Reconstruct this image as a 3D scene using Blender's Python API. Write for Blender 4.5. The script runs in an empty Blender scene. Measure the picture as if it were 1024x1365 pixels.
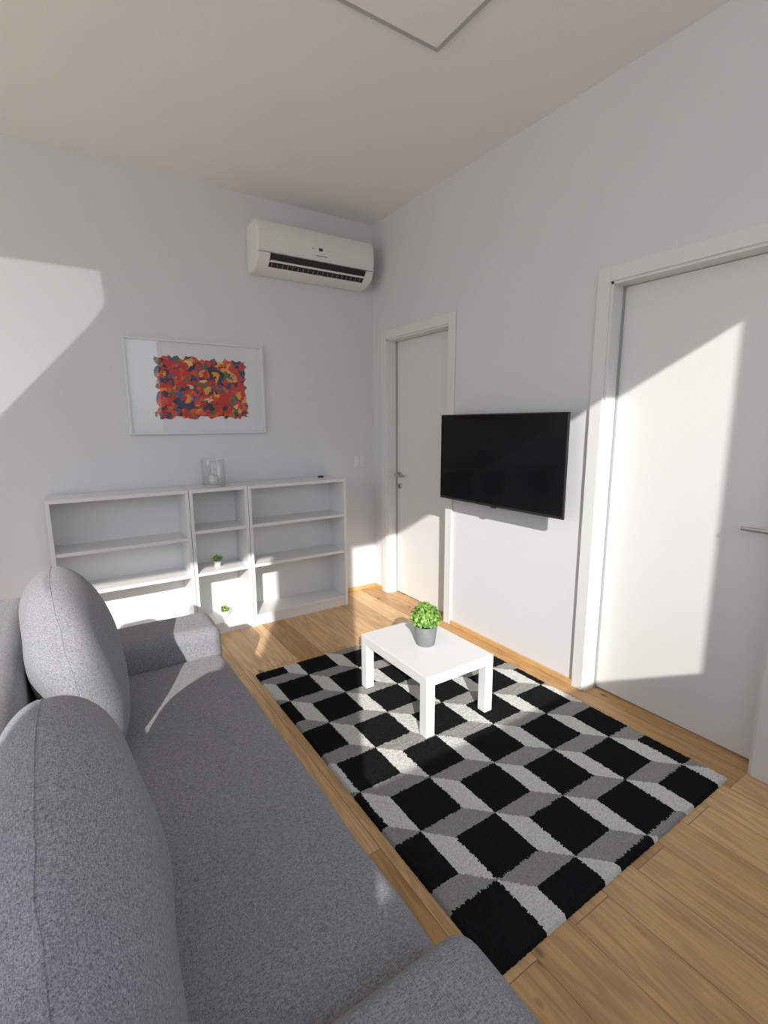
import bpy, bmesh, math, random
from mathutils import Vector, Matrix, noise
random.seed(4)
S=bpy.context.scene; COL=bpy.context.collection

# ---------------- materials ----------------
def mat(name,col,rough=.5,metal=0,spec=.5,var=0,vscale=5,bump=0,bscale=60,bdist=.01,detail=4,**kw):
    m=bpy.data.materials.new(name); m.use_nodes=True; N=m.node_tree.nodes; L=m.node_tree.links
    b=N['Principled BSDF']; b.inputs['Base Color'].default_value=(*col,1); b.inputs['Roughness'].default_value=rough
    b.inputs['Metallic'].default_value=metal; b.inputs['Specular IOR Level'].default_value=spec
    for k,v in kw.items(): b.inputs[k.replace('_',' ')].default_value=v
    tc=N.new('ShaderNodeTexCoord')
    if var:
        n=N.new('ShaderNodeTexNoise'); n.inputs['Scale'].default_value=vscale; n.inputs['Detail'].default_value=detail
        L.new(tc.outputs['Object'],n.inputs['Vector'])
        r=N.new('ShaderNodeMapRange'); r.inputs[1].default_value=.3; r.inputs[2].default_value=.7
        r.inputs[3].default_value=1-var; r.inputs[4].default_value=1+var
        L.new(n.outputs[0],r.inputs[0])
        h=N.new('ShaderNodeHueSaturation'); h.inputs['Color'].default_value=(*col,1); L.new(r.outputs[0],h.inputs['Value'])
        L.new(h.outputs[0],b.inputs['Base Color'])
    if bump:
        n2=N.new('ShaderNodeTexNoise'); n2.inputs['Scale'].default_value=bscale; n2.inputs['Detail'].default_value=3
        L.new(tc.outputs['Object'],n2.inputs['Vector'])
        bp=N.new('ShaderNodeBump'); bp.inputs['Strength'].default_value=bump; bp.inputs['Distance'].default_value=bdist
        L.new(n2.outputs[0],bp.inputs['Height']); L.new(bp.outputs[0],b.inputs['Normal'])
    return m
M_wall=mat('wall_paint',(.72,.725,.74),.85,var=.01,vscale=2,bump=.08,bscale=120,bdist=.002)
M_ceil=mat('ceiling_paint',(.90,.89,.87),.9,var=.01,vscale=2)
M_door=mat('door_lacquer',(.77,.77,.75),.45,var=.01,vscale=1)
M_white=mat('white_laminate',(.80,.80,.79),.4,var=.01,vscale=3)
M_table=mat('table_lacquer',(.85,.85,.85),.3,var=.01,vscale=3)
M_metal=mat('brushed_steel',(.55,.53,.5),.3,1,var=.05,vscale=40)
M_black=mat('black_plastic',(.012,.012,.014),.35,var=.1,vscale=20)
M_screen=mat('tv_screen',(.003,.003,.004),.12,spec=.22,var=.05,vscale=3)
M_acw=mat('ac_plastic',(.80,.80,.78),.35,var=.01,vscale=3)
M_grey=mat('grey_plastic',(.35,.36,.37),.5,var=.02,vscale=8)
M_pot=mat('grey_pot',(.20,.21,.22),.6,var=.08,vscale=30)
M_wpot=mat('white_pot',(.75,.75,.74),.4,var=.02,vscale=20)
M_soil=mat('soil',(.04,.028,.02),.9,var=.3,vscale=60)
M_oaktrim=mat('oak_trim',(.62,.39,.17),.5,var=.12,vscale=14)
M_frame=mat('picture_frame_paint',(.74,.75,.77),.4,var=.01,vscale=9)
M_alu=mat('window_frame_paint',(.75,.75,.75),.4,var=.01,vscale=9)
M_panelrim=mat('panel_rim',(.45,.45,.45),.5,var=.02,vscale=9)
M_wax=mat('candle_wax',(.8,.78,.72),.5,var=.02,vscale=9)

def leafmat():
    m=mat('leaf',(.16,.34,.05),.5); N=m.node_tree.nodes; L=m.node_tree.links
    g=N.new('ShaderNodeNewGeometry'); r=N.new('ShaderNodeValToRGB')
    r.color_ramp.elements[0].color=(.05,.17,.02,1); r.color_ramp.elements[1].color=(.36,.58,.12,1)
    L.new(g.outputs['Random Per Island'],r.inputs[0]); L.new(r.outputs[0],N['Principled BSDF'].inputs['Base Color'])
    return m
M_leaf=leafmat()
def thinglass(name,tint,lo,hi,pw=3):
    m=bpy.data.materials.new(name); m.use_nodes=True; N=m.node_tree.nodes; L=m.node_tree.links; N.remove(N['Principled BSDF'])
    t=N.new('ShaderNodeBsdfTransparent'); g=N.new('ShaderNodeBsdfGlossy'); lw=N.new('ShaderNodeLayerWeight'); mx=N.new('ShaderNodeMixShader')
    p=N.new('ShaderNodeMath'); p.operation='POWER'; p.inputs[1].default_value=pw; mr=N.new('ShaderNodeMapRange'); mr.inputs[3].default_value=lo; mr.inputs[4].default_value=hi
    lw.inputs[0].default_value=.5
    L.new(lw.outputs['Facing'],p.inputs[0]); L.new(p.outputs[0],mr.inputs[0])
    t.inputs[0].default_value=(*tint,1); g.inputs['Roughness'].default_value=.0
    L.new(mr.outputs[0],mx.inputs[0]); L.new(t.outputs[0],mx.inputs[1]); L.new(g.outputs[0],mx.inputs[2]); L.new(mx.outputs[0],N['Material Output'].inputs[0])
    return m
M_glass=thinglass('clear_glass',(.93,.95,.95),.09,.75,2.5); M_glaz=thinglass('picture_glazing',(1,1,1),.06,.8,4)

def fabric(name,c1,c2):
    m=bpy.data.materials.new(name); m.use_nodes=True; N=m.node_tree.nodes; L=m.node_tree.links; b=N['Principled BSDF']
    b.inputs['Roughness'].default_value=.95; b.inputs['Specular IOR Level'].default_value=.15
    b.inputs['Sheen Weight'].default_value=.1
    tc=N.new('ShaderNodeTexCoord')
    hs=[]
    for sc in ((110,420,900),(900,110,420),(420,900,110)):
        mp=N.new('ShaderNodeMapping'); mp.inputs['Scale'].default_value=sc
        n=N.new('ShaderNodeTexNoise'); n.inputs['Scale'].default_value=1.0; n.inputs['Detail'].default_value=2
        L.new(tc.outputs['Object'],mp.inputs[0]); L.new(mp.outputs[0],n.inputs['Vector']); hs.append(n)
    a=N.new('ShaderNodeMath'); a.operation='ADD'; L.new(hs[0].outputs[0],a.inputs[0]); L.new(hs[1].outputs[0],a.inputs[1])
    a2=N.new('ShaderNodeMath'); a2.operation='ADD'; L.new(a.outputs[0],a2.inputs[0]); L.new(hs[2].outputs[0],a2.inputs[1])
    mr=N.new('ShaderNodeMapRange'); mr.inputs[1].default_value=1.12; mr.inputs[2].default_value=1.88
    L.new(a2.outputs[0],mr.inputs[0])
    r=N.new('ShaderNodeValToRGB'); r.color_ramp.elements[0].color=(*c1,1); r.color_ramp.elements[1].color=(*c2,1)
    L.new(mr.outputs[0],r.inputs[0]); L.new(r.outputs[0],b.inputs['Base Color'])
    bp=N.new('ShaderNodeBump'); bp.inputs['Strength'].default_value=.35; bp.inputs['Distance'].default_value=.002
    L.new(mr.outputs[0],bp.inputs['Height']); L.new(bp.outputs[0],b.inputs['Normal'])
    return m
M_fab=fabric('grey_woven_fabric',(.12,.12,.128),(.44,.44,.465))

def rugmat(name,c):
    return mat(name,c,1.0,spec=.03,var=.2,vscale=160,detail=2)
M_rb=rugmat('rug_black',(.014,.014,.015)); M_rl=rugmat('rug_light',(.68,.68,.645)); M_rg=rugmat('rug_grey',(.32,.32,.30))

def floormat():
    m=bpy.data.materials.new('oak_planks'); m.use_nodes=True; N=m.node_tree.nodes; L=m.node_tree.links; b=N['Principled BSDF']
    b.inputs['Roughness'].default_value=.42; b.inputs['Specular IOR Level'].default_value=.4
    tc=N.new('ShaderNodeTexCoord'); mp=N.new('ShaderNodeMapping'); mp.inputs['Rotation'].default_value=(0,0,math.pi/2)
    L.new(tc.outputs['Object'],mp.inputs[0])
    br=N.new('ShaderNodeTexBrick'); br.offset=.37; br.inputs['Scale'].default_value=1; br.inputs['Brick Width'].default_value=1.5
    br.inputs['Row Height'].default_value=.17; br.inputs['Mortar Size'].default_value=.0016; br.inputs['Mortar Smooth'].default_value=.2
    br.inputs['Color1'].default_value=(0,0,0,1); br.inputs['Color2'].default_value=(1,1,1,1); br.inputs['Mortar'].default_value=(.5,.5,.5,1)
    L.new(mp.outputs[0],br.inputs['Vector'])
    ramp=N.new('ShaderNodeValToRGB'); ramp.color_ramp.elements[0].color=(.53,.295,.115,1); ramp.color_ramp.elements[1].color=(.82,.53,.26,1)
    L.new(br.outputs['Color'],ramp.inputs[0])
    add=N.new('ShaderNodeVectorMath'); add.operation='MULTIPLY_ADD'; add.inputs[1].default_value=(7,7,7)
    L.new(br.outputs['Color'],add.inputs[0]); L.new(tc.outputs['Object'],add.inputs[2])
    m2=N.new('ShaderNodeMapping'); m2.inputs['Scale'].default_value=(8,.9,1); L.new(add.outputs[0],m2.inputs[0])
    n=N.new('ShaderNodeTexNoise'); n.inputs['Scale'].default_value=1.0; n.inputs['Detail'].default_value=3; n.inputs['Distortion'].default_value=.6
    L.new(m2.outputs[0],n.inputs['Vector'])
    sc=N.new('ShaderNodeMath'); sc.operation='MULTIPLY'; sc.inputs[1].default_value=55; L.new(n.outputs[0],sc.inputs[0])
    si=N.new('ShaderNodeMath'); si.operation='SINE'; L.new(sc.outputs[0],si.inputs[0])
    m4=N.new('ShaderNodeMapping'); m4.inputs['Scale'].default_value=(110,5,1); L.new(add.outputs[0],m4.inputs[0])
    n4=N.new('ShaderNodeTexNoise'); n4.inputs['Scale'].default_value=1.0; n4.inputs['Detail'].default_value=4; L.new(m4.outputs[0],n4.inputs['Vector'])
    mr=N.new('ShaderNodeMapRange'); mr.inputs[1].default_value=-1; mr.inputs[2].default_value=1; mr.inputs[3].default_value=.85; mr.inputs[4].default_value=1.05
    L.new(si.outputs[0],mr.inputs[0])
    mr4=N.new('ShaderNodeMapRange'); mr4.inputs[1].default_value=.3; mr4.inputs[2].default_value=.7; mr4.inputs[3].default_value=.82; mr4.inputs[4].default_value=1.08
    L.new(n4.outputs[0],mr4.inputs[0])
    mm=N.new('ShaderNodeMath'); mm.operation='MULTIPLY'; L.new(mr.outputs[0],mm.inputs[0]); L.new(mr4.outputs[0],mm.inputs[1])
    m3=N.new('ShaderNodeMapping'); m3.inputs['Scale'].default_value=(5.5,3.2,1); L.new(add.outputs[0],m3.inputs[0])
    vo=N.new('ShaderNodeTexVoronoi'); vo.inputs['Scale'].default_value=1; L.new(m3.outputs[0],vo.inputs['Vector'])
    kr=N.new('ShaderNodeMapRange'); kr.inputs[1].default_value=.02; kr.inputs[2].default_value=.09; kr.inputs[3].default_value=.15; kr.inputs[4].default_value=1
    L.new(vo.outputs['Distance'],kr.inputs[0])
    mu=N.new('ShaderNodeMath'); mu.operation='MULTIPLY'; L.new(mm.outputs[0],mu.inputs[0]); L.new(kr.outputs[0],mu.inputs[1])
    mo=N.new('ShaderNodeMapRange'); mo.inputs[3].default_value=1; mo.inputs[4].default_value=.4; L.new(br.outputs['Fac'],mo.inputs[0])
    mu2=N.new('ShaderNodeMath'); mu2.operation='MULTIPLY'; L.new(mu.outputs[0],mu2.inputs[0]); L.new(mo.outputs[0],mu2.inputs[1])
    h=N.new('ShaderNodeHueSaturation'); L.new(ramp.outputs[0],h.inputs['Color']); L.new(mu2.outputs[0],h.inputs['Value'])
    L.new(h.outputs[0],b.inputs['Base Color'])
    return m
M_floor=floormat()

def artmat():
    m=bpy.data.materials.new('abstract_print'); m.use_nodes=True; N=m.node_tree.nodes; L=m.node_tree.links; b=N['Principled BSDF']
    b.inputs['Roughness'].default_value=.5
    tc=N.new('ShaderNodeTexCoord')
    nz=N.new('ShaderNodeTexNoise'); nz.inputs['Scale'].default_value=22; nz.inputs['Detail'].default_value=3
    L.new(tc.outputs['Object'],nz.inputs['Vector'])
    ma=N.new('ShaderNodeVectorMath'); ma.operation='MULTIPLY_ADD'; ma.inputs[1].default_value=(.085,.085,.085)
    L.new(nz.outputs['Color'],ma.inputs[0]); L.new(tc.outputs['Object'],ma.inputs[2])
    vo=N.new('ShaderNodeTexVoronoi'); vo.inputs['Scale'].default_value=31; L.new(ma.outputs[0],vo.inputs['Vector'])
    sep=N.new('ShaderNodeSeparateColor'); L.new(vo.outputs['Color'],sep.inputs[0])
    r=N.new('ShaderNodeValToRGB'); r.color_ramp.interpolation='CONSTANT'; e=r.color_ramp.elements
    cols=[(0,(.55,.02,.012)),(.17,(.66,.06,.012)),(.28,(.02,.035,.11)),(.40,(.58,.015,.012)),(.53,(.80,.34,.02)),(.61,(.012,.012,.02)),(.73,(.70,.10,.015)),(.80,(.06,.14,.05)),(.86,(.42,.015,.02)),(.92,(.03,.11,.30)),(.975,(.75,.58,.25))]
    e[0].position=0; e[0].color=(*cols[0][1],1); e[1].position=cols[1][0]; e[1].color=(*cols[1][1],1)
    for p,c in cols[2:]:
        x=e.new(p); x.color=(*c,1)
    L.new(sep.outputs[0],r.inputs[0])
    L.new(r.outputs[0],b.inputs['Base Color'])
    return m
M_art=artmat()
M_paper=mat('white_paper',(.78,.79,.82),.6,var=.01,vscale=4)
M_redink=mat('red_ink',(.5,.06,.03),.6,var=.1,vscale=40)

# ---------------- mesh helpers ----------------
class MB:
    def __init__(s): s.bm=bmesh.new(); s.mats=[]
    def mi(s,m):
        if m not in s.mats: s.mats.append(m)
        return s.mats.index(m)
    def box(s,x0,x1,y0,y1,z0,z1,m,bev=0,seg=2):
        r=bmesh.ops.create_cube(s.bm,size=1); vs=r['verts']
        for v in vs: v.co=Vector(((x0+x1)/2+v.co.x*(x1-x0),(y0+y1)/2+v.co.y*(y1-y0),(z0+z1)/2+v.co.z*(z1-z0)))
        fs=set(f for v in vs for f in v.link_faces); i=s.mi(m)
        for f in fs: f.material_index=i
        if bev:
            es=list(set(e for v in vs for e in v.link_edges))
            rr=bmesh.ops.bevel(s.bm,geom=es,offset=bev,segments=seg,affect='EDGES',profile=.5)
            for f in rr['faces']: f.material_index=i
    def lathe(s,prof,cx,cy,m,n=32,axis='z',cz=0,caps=(1,1)):
        i=s.mi(m); rings=[]
        for (r,h) in prof:
            ring=[]
            for k in range(n):
                a=2*math.pi*k/n; p=(r*math.cos(a),r*math.sin(a),h)
                if axis=='z': q=(cx+p[0],cy+p[1],cz+p[2])
                elif axis=='x': q=(cx+p[2],cy+p[0],cz+p[1])
                else: q=(cx+p[0],cy+p[2],cz+p[1])
                ring.append(s.bm.verts.new(q))
            rings.append(ring)
        for a,b in zip(rings,rings[1:]):
            for k in range(n):
                f=s.bm.faces.new((a[k],a[(k+1)%n],b[(k+1)%n],b[k])); f.material_index=i; f.smooth=True
        for ring,cp in ((rings[0],caps[0]),(rings[-1],caps[1])):
            if cp:
                f=s.bm.faces.new(ring); f.material_index=i
    def poly(s,pts,m):
        i=s.mi(m); f=s.bm.faces.new([s.bm.verts.new(p) for p in pts]); f.material_index=i; return f
    def prism(s,pts2,ax,a0,a1,m,smooth=False):
        i=s.mi(m)
        A=[s.bm.verts.new((a0,p[0],p[1]) if ax=='x' else (p[0],a0,p[1])) for p in pts2]
        B=[s.bm.verts.new((a1,p[0],p[1]) if ax=='x' else (p[0],a1,p[1])) for p in pts2]
        n=len(A); fs=[s.bm.faces.new(A),s.bm.faces.new(B[::-1])]
        for k in range(n):
            f=s.bm.faces.new((A[k],B[k],B[(k+1)%n],A[(k+1)%n])); f.smooth=smooth; fs.append(f)
        for f in fs: f.material_index=i
    def done(s,name,parent=None,norm=True):
        if norm: bmesh.ops.recalc_face_normals(s.bm,faces=s.bm.faces)
        me=bpy.data.meshes.new(name); s.bm.to_mesh(me); s.bm.free()
        for m in s.mats: me.materials.append(m)
        o=bpy.data.objects.new(name,me); COL.objects.link(o)
        if parent: o.parent=parent
        return o
def empty(name,loc=(0,0,0)):
    o=bpy.data.objects.new(name,None); COL.objects.link(o); o.empty_display_size=.1; return o
def shade(o,ang=40):
    for p in o.data.polygons: p.use_smooth=True
    try: o.data.set_sharp_from_angle(angle=math.radians(ang))
    except Exception: pass

H=3.0916
XL=-5.4; YF=-4.6
# ---------------- room shell ----------------
b=MB(); b.box(XL-.2,.3,YF-.2,.2,-.1,0,M_floor); b.done('floor')
b=MB(); b.box(XL-.2,.3,YF-.2,.2,H,H+.15,M_ceil); b.done('ceiling')
b=MB(); b.box(XL-.2,.3,0,.2,0,H,M_wall); b.done('wall_back')
A_o,A_i0,A_i1,A_e=-.148,-.218,-.995,-1.065
B_o,B_i0,B_i1,B_e=-2.127,-2.197,-3.015,-3.085
ZT=2.236; ZI=2.166; RC=.09
for (a0,a1,z0,z1) in ((A_i0,0,0,H),(B_i0,A_i1,0,H),(YF,B_i1,0,H),(A_i1,A_i0,ZI,H),(B_i1,B_i0,ZI,H)):
    b=MB(); b.box(0,.25,a0,a1,z0,z1,M_wall); b.done('wall_right')
def wall_open(name,axis,c0,c1,lo,hi,ops):
    b=MB(); prev=lo
    def bx(a0,a1,z0,z1):
        if a1-a0<1e-4 or z1-z0<1e-4: return
        if axis=='y': b.box(a0,a1,c0,c1,z0,z1,M_wall)
        else: b.box(c0,c1,a0,a1,z0,z1,M_wall)
    for (a0,a1,z0,z1) in ops:
        bx(prev,a0,0,H); bx(a0,a1,0,z0); bx(a0,a1,z1,H); prev=a1
    bx(prev,hi,0,H); b.done(name)
W1=(-5.2,-3.48,1.34,2.96); W2=(-2.80,-.93,1.34,2.96); W3=(-3.9,-.7,.3,2.7)  # W3 is an unseen opening added for sky fill
wall_open('wall_front','y',YF-.06,YF,XL,.25,[W1,W2])
wall_open('wall_left','x',XL-.06,XL,YF,0,[W3])
def window(name,axis,c,o,w=.045):
    b=MB(); a0,a1,z0,z1=o
    def bx(p0,p1,q0,q1):
        if axis=='y': b.box(p0,p1,c-.045,c-.015,q0,q1,M_alu,.004)
        else: b.box(c-.045,c-.015,p0,p1,q0,q1,M_alu,.004)
    bx(a0,a1,z0-.03,z0+.012); bx(a0,a1,z1-.012,z1+.03); bx(a0-.03,a0+.012,z0,z1); bx(a1-.012,a1+.03,z0,z1)
    b.done(name)
window('window_1','y',YF,W1); window('window_2','y',YF,W2); window('fill_opening','x',XL,W3)

# ---------------- doors ----------------
def door(name,o,i0,i1,e,hy,hdir,z):
    b=MB()
    b.box(-.016,.0,i0,o,0,ZT,M_door,.003); b.box(-.016,.0,e,i1,0,ZT,M_door,.003); b.box(-.016,.0,i1,i0,ZI,ZT,M_door,.003)
    b.box(-.004,RC+.03,i0-.012,i0,0,ZI,M_door); b.box(-.004,RC+.03,i1,i1+.012,0,ZI,M_door); b.box(-.004,RC+.03,i1,i0,ZI-.012,ZI,M_door)
    b.box(RC-.012,RC,i0-.02,i0-.012,0,ZI-.012,M_grey); b.box(RC-.012,RC,i1+.012,i1+.02,0,ZI-.012,M_grey)
    b.box(RC,RC+.04,i1+.012,i0-.012,.006,ZI-.014,M_door,.003)
    b.lathe([(.026,0),(.026,-.008),(.022,-.01)],RC,hy,M_metal,24,'x',z)
    b.lathe([(.009,-.008),(.009,-.055)],RC,hy,M_metal,16,'x',z)
    y1=hy+hdir*.125
    b.box(RC-.062,RC-.047,min(hy,y1)-.008,max(hy,y1),z-.009,z+.009,M_metal,.006,3)
    b.lathe([(.024,0),(.024,-.008),(.02,-.01)],RC,hy,M_metal,24,'x',z-.10)
    b.box(RC-.013,RC-.009,hy-.003,hy+.003,z-.11,z-.09,M_black)
    return b.done(name)
door('door_1',A_o,A_i0,A_i1,A_e,-.275,-1,1.06)
door('door_2',B_o,B_i0,B_i1,B_e,-2.972,1,1.048)

b=MB(); b.box(-.014,0,B_o,A_e,0,.035,M_oaktrim,.003); b.box(-.014,0,A_o,-.014,0,.035,M_oaktrim,.003); b.box(-.014,0,YF,B_e,0,.035,M_oaktrim,.003); b.done('baseboard_right')
b=MB(); b.box(XL,-.0,-.014,0,0,.035,M_oaktrim,.003); b.done('baseboard_back')

# ---------------- ceiling panel ----------------
b=MB(); px0,px1,py0,py1=-1.39,-.79,-2.42,-1.80
b.box(px0,px1,py0,py1,H-.014,H,M_panelrim,.002); b.box(px0+.022,px1-.022,py0+.022,py1-.022,H-.016,H-.004,M_ceil,.002); b.done('ceiling_light_panel')

# ---------------- air conditioner ----------------
b=MB()
x0,x1=-1.065,-.12
prof=[(-.001,2.87),(-.14,2.885),(-.195,2.872),(-.22,2.83),(-.225,2.74),(-.215,2.66),(-.19,2.615),(-.155,2.585),(-.10,2.565),(-.001,2.56)]
b.prism(prof,'x',x0,x1,M_acw)
o=b.done('air_conditioner')
bv=o.modifiers.new('b','BEVEL'); bv.width=.012; bv.segments=3; bv.limit_method='ANGLE'; bv.angle_limit=math.radians(50)
shade(o,35); ACP=o
b=MB()
def acpt(t): return (-.216+.058*t, 2.652-.062*t)
def slab(t0,t1,xa,xb,off,m,th=.004):
    p0,p1=acpt(t0),acpt(t1); nx,nz=-.73,-.68
    pts=[(p0[0]+nx*off,p0[1]+nz*off),(p1[0]+nx*off,p1[1]+nz*off),(p1[0]+nx*(off-th),p1[1]+nz*(off-th)),(p0[0]+nx*(off-th),p0[1]+nz*(off-th))]
    b.prism(pts,'x',xa,xb,m)
slab(-.1,1.0,-.97,-.20,.006,M_black,.012)
slab(.38,.52,-.965,-.205,.010,M_acw,.006)
for k in range(19):
    xx=-.95+k*.04; slab(.62,.95,xx,xx+.002,.008,M_grey,.004)
b.box(-.60,-.57,-.2275,-.221,2.735,2.755,M_black,.002)
for dx in (-.64,-.655,-.535,-.52): b.box(dx,dx+.005,-.2275,-.221,2.742,2.748,M_grey)
b.box(-.625,-.535,-.2262,-.2205,2.700,2.704,M_grey)
b.box(x0+.004,x1-.004,-.2232,-.213,2.664,2.667,M_grey)
b.done('louvre_and_display',ACP)

# ---------------- framed picture ----------------
b=MB(); ax0,ax1,az0,az1=-1.929,-.992,1.427,2.06
fw=.014
b.box(ax0,ax0+fw,-.028,-.002,az0,az1,M_frame,.002); b.box(ax1-fw,ax1,-.028,-.002,az0,az1,M_frame,.002)
b.box(ax0+fw,ax1-fw,-.028,-.002,az0,az0+fw,M_frame,.002); b.box(ax0+fw,ax1-fw,-.028,-.002,az1-fw,az1,M_frame,.002)
b.box(ax0+.008,ax1-.008,-.012,-.003,az0+.008,az1-.008,M_paper)
qx0,qx1,qz0,qz1=-1.738,-1.130,1.54,1.945
pts=[]
def rag(a): return a+random.uniform(-.015,.015)
n=34
for k in range(n): pts.append((qx0+(qx1-qx0)*k/n,rag(qz0)))
for k in range(22): pts.append((rag(qx1),qz0+(qz1-qz0)*k/22))
for k in range(n): pts.append((qx1-(qx1-qx0)*k/n,rag(qz1)))
for k in range(22): pts.append((rag(qx0),qz1-(qz1-qz0)*k/22))
b.poly([(p[0],-.0128,p[1]) for p in pts],M_art)
for (sx,sz,w,h) in ((-1.765,1.545,.010,.035),(-1.752,1.55,.006,.03),(-1.76,1.57,.02,.005)):
    b.poly([(sx,-.0126,sz),(sx+w,-.0126,sz),(sx+w,-.0126,sz+h),(sx,-.0126,sz+h)],M_redink)
o=b.done('framed_picture')
b=MB(); b.poly([(ax0+fw,-.020,az0+fw),(ax1-fw,-.020,az0+fw),(ax1-fw,-.020,az1-fw),(ax0+fw,-.020,az1-fw)],M_glaz); b.done('glazing',o)

# ---------------- bookcase units ----------------
def bookcase(name,x0,x1,shelves):
    b=MB(); t=.022; d=.28; g=.0015; x0+=g; x1-=g; yb=-.016; yf=-d
    b.box(x0,x0+t,yf,yb,0,1.06,M_white,.0015); b.box(x1-t,x1,yf,yb,0,1.06,M_white,.0015)
    b.box(x0+t,x1-t,yf,yb,1.06-t,1.06,M_white,.0015)
    for z in shelves: b.box(x0+t,x1-t,yf+.004,yb,z-t,z,M_white,.0015)
    b.box(x0+t,x1-t,yf+.012,yf+.03,0,.06,M_white)
    b.box(x0+t,x1-t,yb-.006,yb,0,1.04,M_white)
    return b.done(name)
xs=-.444
bookcase('bookcase',xs-2.0,xs-1.2,[.085,.475,.735])
bookcase('bookcase',xs-1.2,xs-.8,[.085,.475,.775])
bookcase('bookcase',xs-.8,xs,[.085,.475,.775])

# hurricane glass
b=MB(); R=.078
b.lathe([(R-.008,.0),(R,.010),(R,.19)],-1.44,-.15,M_glass,48,'z',1.0605,caps=(0,0))
b.lathe([(R-.0015,.188),(R+.0015,.190),(R-.0015,.192)],-1.44,-.15,M_wpot,48,'z',1.0605,caps=(0,0))
b.lathe([(.001,.0006),(R-.008,.0006),(R-.008,.008),(.001,.008)],-1.44,-.15,M_wpot,48,'z',1.0605)
hl=b.done('glass_candle_holder')
b=MB(); b.lathe([(.001,0),(.03,0),(.03,.065),(.001,.067)],-1.44,-.15,M_wax,24,'z',1.0735); b.lathe([(.0015,0),(.0015,.012)],-1.44,-.15,M_black,8,'z',1.14); b.done('candle',hl)
b=MB(); b.box(-.585,-.55,-.10,-.06,1.0602,1.074,M_black,.004); b.done('small_black_sensor')

def foliage(b,c,rx,rz,n,ls,stemz):
    i=b.mi(M_leaf)
    for k in range(n):
        while True:
            p=Vector((random.uniform(-1,1),random.uniform(-1,1),random.uniform(-.25,1)))
            if .35<p.length<1: break
        q=Vector((c[0]+p.x*rx,c[1]+p.y*rx,c[2]+p.z*rz))
        nrm=(p.normalized()+Vector((random.uniform(-.7,.7),random.uniform(-.7,.7),random.uniform(-.3,.8)))).normalized()
        t=nrm.cross(Vector((random.uniform(-1,1),random.uniform(-1,1),random.uniform(-1,1)))).normalized(); s=nrm.cross(t)
        l=ls*random.uniform(.7,1.2); w=l*.38
        pr=[(-l*.5,0,0),(-l*.2,-w,.12*l),(l*.2,-w*.8,.12*l),(l*.5,0,-.05*l),(l*.2,w*.8,.12*l),(-l*.2,w,.12*l)]
        vs=[b.bm.verts.new(q+t*a+s*bb+nrm*cc) for a,bb,cc in pr]
        f=b.bm.faces.new(vs); f.material_index=i
    for k in range(max(6,n//14)):
        a=random.uniform(0,6.28); r=random.uniform(.1,.8)*rx
        top=Vector((c[0]+r*math.cos(a),c[1]+r*math.sin(a),c[2]+rz*random.uniform(0,.6))); bot=Vector((c[0]+.2*r*math.cos(a),c[1]+.2*r*math.sin(a),stemz))
        w=.0012
        for d in (Vector((w,0,0)),Vector((0,w,0))):
            f=b.bm.faces.new([b.bm.verts.new(v) for v in (bot-d,bot+d,top+d,top-d)]); f.material_index=i
def plant(name,x,y,z,r,h,rf,hf,n,ls,pm):
    b=MB(); 
    b.lathe([(.001,0),(r*.74,0),(r*.78,.003),(r,h),(r*.93,h),(r*.90,h-.012),(.001,h-.012)],x,y,pm,40,'z',z)
    b.lathe([(.001,0),(r*.9,0)],x,y,M_soil,24,'z',z+h-.011)
    foliage(b,(x,y,z+h+hf*.26),rf,hf*.7,n,ls,z+h-.012)
    return b.done(name,norm=False)
plant('potted_plant',-.80,-1.77,.3265+.0005,.064,.110,.082,.125,620,.022,M_pot)
plant('small_potted_plant',-1.46,-.17,.4755,.028,.046,.034,.042,110,.015,M_wpot)
plant('small_potted_plant',-1.43,-.17,.0855,.028,.046,.034,.042,110,.015,M_wpot)

b=MB(); b.box(-.205,-.105,-.010,0,1.12,1.22,M_white,.003); b.box(-.195,-.157,-.0135,-.008,1.13,1.21,M_acw,.002); b.box(-.153,-.115,-.0135,-.008,1.13,1.21,M_acw,.002); b.box(-.157,-.153,-.0115,-.009,1.128,1.212,M_grey); b.done('light_switch')

# ---------------- television ----------------
b=MB(); ty0,ty1,tz0,tz1=-2.08,-1.055,.975,1.548
b.box(-.115,-.10,ty0,ty1,tz0,tz1,M_black,.003)
b.box(-.1165,-.1149,ty0+.008,ty1-.008,tz0+.016,tz1-.008,M_screen)
b.box(-.10,-.065,ty0+.12,ty1-.12,tz0+.04,tz1-.12,M_black,.01)
b.box(-.118,-.11,ty0+.49,ty1-.49,tz0-.006,tz0+.004,M_black,.001)
b.done('television')
b=MB(); b.box(-.065,-.006,-1.60,-1.54,1.22,1.30,M_black,.003); b.box(-.006,-.0,-1.62,-1.52,1.18,1.34,M_black,.001); b.done('tv_wall_bracket')

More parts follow.
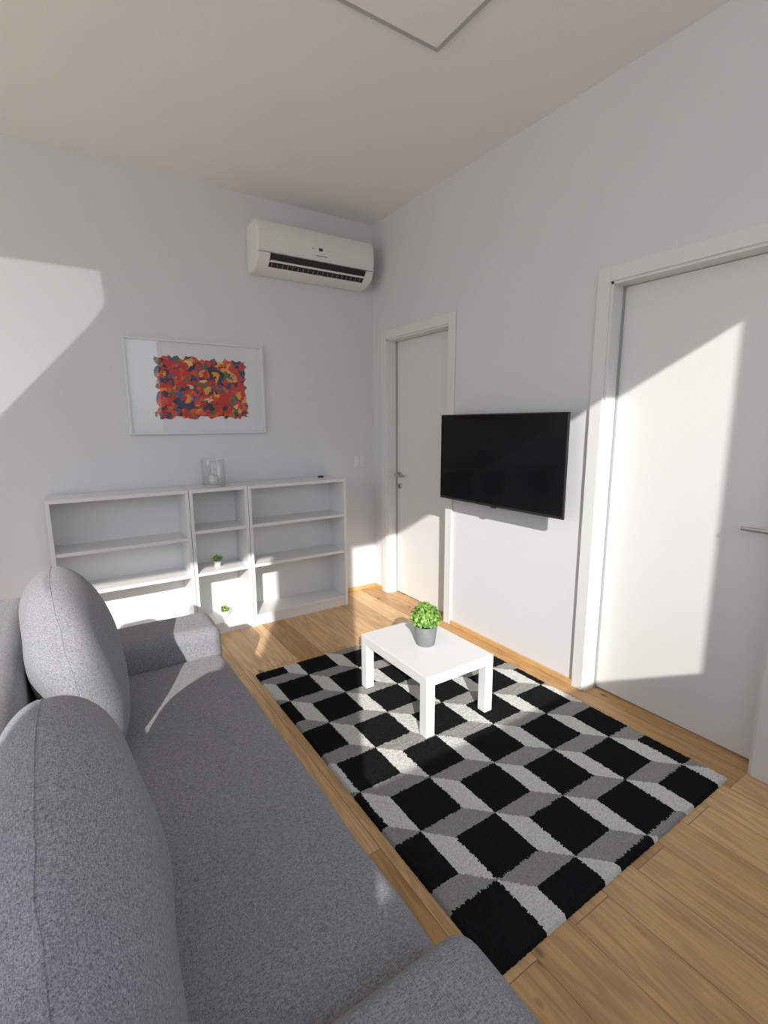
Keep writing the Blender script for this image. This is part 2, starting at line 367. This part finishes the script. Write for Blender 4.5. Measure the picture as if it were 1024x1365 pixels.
# ---------------- rug (tufted pile as a fine jittered mesh) ----------------
rx0,rx1,ry0,ry1=-1.49,-.12,-2.975,-1.0
s,k=.205,.088; aa=s+k; dd=aa*aa-k*k
def rugcol(x,y):
    X=x-rx0; Y=y-ry0
    i0=math.floor((aa*X+k*Y)/dd); j0=math.floor(-(k*X+aa*Y)/dd)
    for i in (i0,i0+1,i0-1):
        for j in (j0,j0+1,j0-1):
            u=X-(aa*i+k*j); v=Y-(-k*i-aa*j)
            if 0<=u<s and 0<=v<s: return 0
            if s<=u<s+k and -(u-s)<=v<s-(u-s): return 1
            if -k<=v<0 and -v<=u<s-v: return 2
    return 1
st=.0045; nx=int(round((rx1-rx0)/st)); ny=int(round((ry1-ry0)/st))
verts=[];faces=[];mi=[]
rnd=random.random
for iy in range(ny+1):
    for ix in range(nx+1):
        e=min(ix,nx-ix,iy,ny-iy)
        z=.0005 if e==0 else ((.010 if e==1 else .0137)+(rnd()-.5)*.0042)
        jx=(rnd()-.5)*.0038; jy=(rnd()-.5)*.0038
        if e==0: jx*=.6; jy*=.6
        verts.append((rx0+ix*st+jx,ry0+iy*st+jy,z))
for iy in range(ny):
    for ix in range(nx):
        q=iy*(nx+1)+ix; faces.append((q,q+1,q+nx+2,q+nx+1))
        mi.append(rugcol(rx0+(ix+.5)*st+(rnd()-.5)*.003,ry0+(iy+.5)*st+(rnd()-.5)*.003))
me=bpy.data.meshes.new('geometric_rug'); me.from_pydata(verts,[],faces)
for m_ in (M_rb,M_rl,M_rg): me.materials.append(m_)
me.polygons.foreach_set('material_index',mi); me.polygons.foreach_set('use_smooth',[True]*len(faces)); me.update()
o=bpy.data.objects.new('geometric_rug',me); COL.objects.link(o)

# ---------------- side table ----------------
b=MB(); tx0,tx1,tyy0,tyy1=-1.025,-.59,-2.065,-1.47; tzt=.3265; lg=.052
b.box(tx0,tx1,tyy0,tyy1,tzt-.05,tzt,M_table,.002)
for (lx,ly) in ((tx0,tyy0),(tx1-lg,tyy0),(tx0,tyy1-lg),(tx1-lg,tyy1-lg)):
    b.box(lx+.0005,lx+lg-.0005,ly+.0005,ly+lg-.0005,.0159,tzt-.05,M_table,.0015)
b.done('side_table')

# ---------------- sofa ----------------
sofa=empty('sofa')
def soft(name,x0,x1,y0,y1,z0,z1,r,crown=0,seg=6,amp=.004):
    bm=bmesh.new(); bmesh.ops.create_cube(bm,size=1)
    dx,dy,dz=x1-x0,y1-y0,z1-z0
    for v in bm.verts: v.co=Vector(((x0+x1)/2+v.co.x*dx,(y0+y1)/2+v.co.y*dy,(z0+z1)/2+v.co.z*dz))
    bmesh.ops.bevel(bm,geom=list(bm.edges),offset=r,segments=seg,affect='EDGES',profile=.5)
    for ax,(a,c) in enumerate(((x0,x1),(y0,y1),(z0,z1))):
        n=max(2,int((c-a)/.06))
        for q in range(1,n):
            co=[0,0,0]; co[ax]=a+(c-a)*q/n; no=[0,0,0]; no[ax]=1
            bmesh.ops.bisect_plane(bm,geom=list(bm.verts)+list(bm.edges)+list(bm.faces),plane_co=co,plane_no=no)
    cx,cy=(x0+x1)/2,(y0+y1)/2
    for v in bm.verts:
        u=(v.co.x-cx)/(dx/2); w=(v.co.y-cy)/(dy/2)
        if crown and v.co.z>(z0+z1)/2: v.co.z+=crown*max(0,1-u**4)*max(0,1-w**6)
        nn=noise.noise(v.co*5)*amp; v.co+=Vector((nn,noise.noise(v.co*5+Vector((9,9,9)))*amp,nn*.6))
    bmesh.ops.recalc_face_normals(bm,faces=bm.faces)
    me=bpy.data.meshes.new(name); bm.to_mesh(me); bm.free(); me.materials.append(M_fab)
    for p in me.polygons: p.use_smooth=True
    o=bpy.data.objects.new(name,me); COL.objects.link(o); o.parent=sofa; return o
soft('seat',-2.52,-1.775,-3.12,-1.42,.15,.415,.045,.012)
soft('base',-2.70,-1.83,-3.36,-1.16,.05,.16,.015)
soft('arm_far',-2.52,-1.77,-1.425,-1.14,.10,.535,.05,.006)
soft('arm_near',-2.52,-1.77,-3.40,-3.115,.10,.535,.05,.006)
soft('backrest',-2.76,-2.50,-3.40,-1.14,.10,.77,.06,.01)
b=MB()
for lx in (-2.65,-1.92):
    for ly in (-3.30,-1.22): b.lathe([(.02,0),(.025,.055)],lx,ly,M_black,20)
b.done('legs',sofa)
def cushion(name,c,w,h,t,lean,yaw,seed,drop=(.26,.26),bulge=0,ex=3):
    # drop = how far the top corners sag at the (near, far) ends
    n=44; bm=bmesh.new(); G={}
    for side in (1,-1):
        for i in range(n+1):
            for j in range(n+1):
                bd=i in(0,n) or j in(0,n)
                if side==-1 and bd: G[(side,i,j)]=G[(1,i,j)]; continue
                u=-1+2*i/n; v=-1+2*j/n
                u=math.sin(u*math.pi/2); v=math.sin(v*math.pi/2)
                th=((1-abs(u)**3.6)*(1-abs(v)**3.0))**.5*t/2
                dr=drop[0] if u<0 else drop[1]
                yy=w/2*u*(1-.10*abs(v)**3); zz=h/2*v*(1-(dr if v>0 else .06)*abs(u)**ex)
                zz+=.02*max(0,v)*(1-u*u)
                p=Vector((side*th,yy,zz))
                q=Vector((yy*4+seed,zz*4,side*1.5))
                p.x+=noise.noise(q)*.03*(th/(t/2)); p.y+=noise.noise(q+Vector((5,5,5)))*.014; p.z+=noise.noise(q*1.3+Vector((2,7,5)))*.014
                p.x+=.006*math.sin((yy+zz)*38+noise.noise(q)*4)*max(0,abs(u)-.45)*abs(v)
                if v<0: p.x*=1+bulge*(-v)*(1-abs(u))
                G[(side,i,j)]=bm.verts.new(p)
    for side in (1,-1):
        for i in range(n):
            for j in range(n):
                q=[G[(side,i,j)],G[(side,i+1,j)],G[(side,i+1,j+1)],G[(side,i,j+1)]]
                try: bm.faces.new(q if side==1 else q[::-1])
                except: pass
    R=Matrix.Translation(c)@Matrix.Rotation(yaw,4,'Z')@Matrix.Rotation(lean,4,'Y')
    bmesh.ops.transform(bm,matrix=R,verts=bm.verts); bmesh.ops.recalc_face_normals(bm,faces=bm.faces)
    me=bpy.data.meshes.new(name); bm.to_mesh(me)
    seam=[G[(1,i,0)].co.copy() for i in range(n)]+[G[(1,n,j)].co.copy() for j in range(n)]+[G[(1,i,n)].co.copy() for i in range(n,0,-1)]+[G[(1,0,j)].co.copy() for j in range(n,0,-1)]
    bm.free(); me.materials.append(M_fab)
    for p in me.polygons: p.use_smooth=True
    o=bpy.data.objects.new(name,me); COL.objects.link(o); o.parent=sofa
    cu=bpy.data.curves.new(name+'_seam','CURVE'); cu.dimensions='3D'; sp=cu.splines.new('POLY'); sp.points.add(len(seam)-1)
    for q,pp in zip(sp.points,seam): q.co=(*pp,1)
    sp.use_cyclic_u=True; cu.bevel_depth=.0015; cu.materials.append(M_fab)
    so=bpy.data.objects.new(name+'_seam',cu); COL.objects.link(so); so.parent=sofa
    return o
cushion('back_cushion_1',(-2.365,-1.76,.69),.70,.58,.25,-.16,0.0,1,(.55,.22),.1,3)
cushion('back_cushion_2',(-2.395,-2.82,.69),.78,.60,.26,-.09,0.0,7,(.15,.50),0,2.6)

# ---------------- added unseen spot, standing in for a reflection, whose shutter throws the bright patch ----------------
Lp=Vector((-3.9,-3.0,.75)); patch=[(-2.9,2.44),(-2.01,2.44),(-2.0,2.25),(-2.09,2.12),(-2.61,1.55),(-2.9,1.25)]
fl=empty('patch_light_rig')
f=.12; b=MB(); i=b.mi(M_black)
hole=[]
for q in range(len(patch)):
    a=patch[q-1]; c=patch[q]
    for t in range(6):
        x=a[0]+(c[0]-a[0])*t/6; z=a[1]+(c[1]-a[1])*t/6
        hole.append(Lp+(Vector((x,0,z))-Lp)*f)
cc=sum(hole,Vector())/len(hole)
outer=[cc+(h-cc).normalized()*.24 for h in hole]
hv=[b.bm.verts.new(h) for h in hole]; ov=[b.bm.verts.new(o_) for o_ in outer]
for q in range(len(hv)): b.bm.faces.new((hv[q-1],hv[q],ov[q],ov[q-1]))
b.done('spot_shutter',fl,norm=False)
b=MB(); b.lathe([(.001,0),(.14,0),(.14,.02),(.012,.03),(.012,.68),(.02,.70)],Lp.x,Lp.y,M_black,24)
b.box(Lp.x-.01,Lp.x+.01,Lp.y,cc.y,.60,.615,M_black); b.box(min(Lp.x,cc.x)-.01,max(Lp.x,cc.x)+.01,cc.y-.01,cc.y+.01,.60,.62,M_black); b.box(cc.x-.01,cc.x+.01,cc.y-.008,cc.y-.001,.60,cc.z-.10,M_black)
b.done('spot_stand',fl)
ld=bpy.data.lights.new('patch_spot_data','SPOT'); ld.energy=150; ld.spot_size=math.radians(30); ld.spot_blend=.0; ld.shadow_soft_size=.0015; ld.color=(1,.99,.95)
lo=bpy.data.objects.new('patch_spot',ld); COL.objects.link(lo); lo.location=Lp; lo.parent=fl
lo.rotation_euler=(Vector((-2.42,0,1.95))-Lp).to_track_quat('-Z','Y').to_euler()

# ---------------- light ----------------
sd=bpy.data.lights.new('sun','SUN'); sd.energy=4.6; sd.angle=math.radians(.5); sd.color=(1,.97,.92)
so=bpy.data.objects.new('sun',sd); COL.objects.link(so); so.rotation_euler=Vector((.55,1,-.55)).to_track_quat('-Z','Y').to_euler()
def portal(name,axis,o):
    a0,a1,z0,z1=o; l=bpy.data.lights.new(name,'AREA'); l.shape='RECTANGLE'; l.size=a1-a0; l.size_y=z1-z0; l.cycles.is_portal=True
    ob=bpy.data.objects.new(name,l); COL.objects.link(ob)
    if axis=='y': ob.location=((a0+a1)/2,YF-.07,(z0+z1)/2); d=Vector((0,1,0))
    else: ob.location=(XL-.07,(a0+a1)/2,(z0+z1)/2); d=Vector((1,0,0))
    ob.rotation_euler=d.to_track_quat('-Z','Y').to_euler()
portal('portal_1','y',W1); portal('portal_2','y',W2); portal('portal_3','x',W3)
w=bpy.data.worlds.new('sky'); S.world=w; w.use_nodes=True; N=w.node_tree.nodes; L=w.node_tree.links
bg=N['Background']; tc=N.new('ShaderNodeTexCoord'); sp=N.new('ShaderNodeSeparateXYZ'); r=N.new('ShaderNodeValToRGB'); mr=N.new('ShaderNodeMapRange')
mr.inputs[1].default_value=-1; mr.inputs[2].default_value=1
L.new(tc.outputs['Generated'],sp.inputs[0]); L.new(sp.outputs[2],mr.inputs[0]); L.new(mr.outputs[0],r.inputs[0]); L.new(r.outputs[0],bg.inputs[0])
e=r.color_ramp.elements; e[0].position=.0; e[0].color=(.74,.73,.71,1); e[1].position=1; e[1].color=(.55,.70,1,1)
x=e.new(.47); x.color=(.74,.73,.71,1); x=e.new(.49); x.color=(.36,.37,.33,1); x=e.new(.53); x.color=(.84,.90,1,1)
bg.inputs[1].default_value=2.0

# ---------------- camera ----------------
yaw,pitch,roll,f=.5823,.1785,-.0059,656.66
F=Vector((math.sin(yaw)*math.cos(pitch),math.cos(yaw)*math.cos(pitch),-math.sin(pitch)))
rr=Vector((math.cos(yaw),-math.sin(yaw),0)); uu=rr.cross(F)
R=rr*math.cos(roll)+uu*math.sin(roll); U=-rr*math.sin(roll)+uu*math.cos(roll)
c=bpy.data.cameras.new('camera'); c.sensor_width=36; c.lens=f/1365*36; c.clip_start=.02
co=bpy.data.objects.new('camera',c); COL.objects.link(co)
mx=Matrix((R,U,-F)).transposed().to_4x4(); mx.translation=Vector((-2.3481,-3.7224,1.4947)); co.matrix_world=mx
S.camera=co
S.view_settings.view_transform='Standard'; S.view_settings.exposure=.12
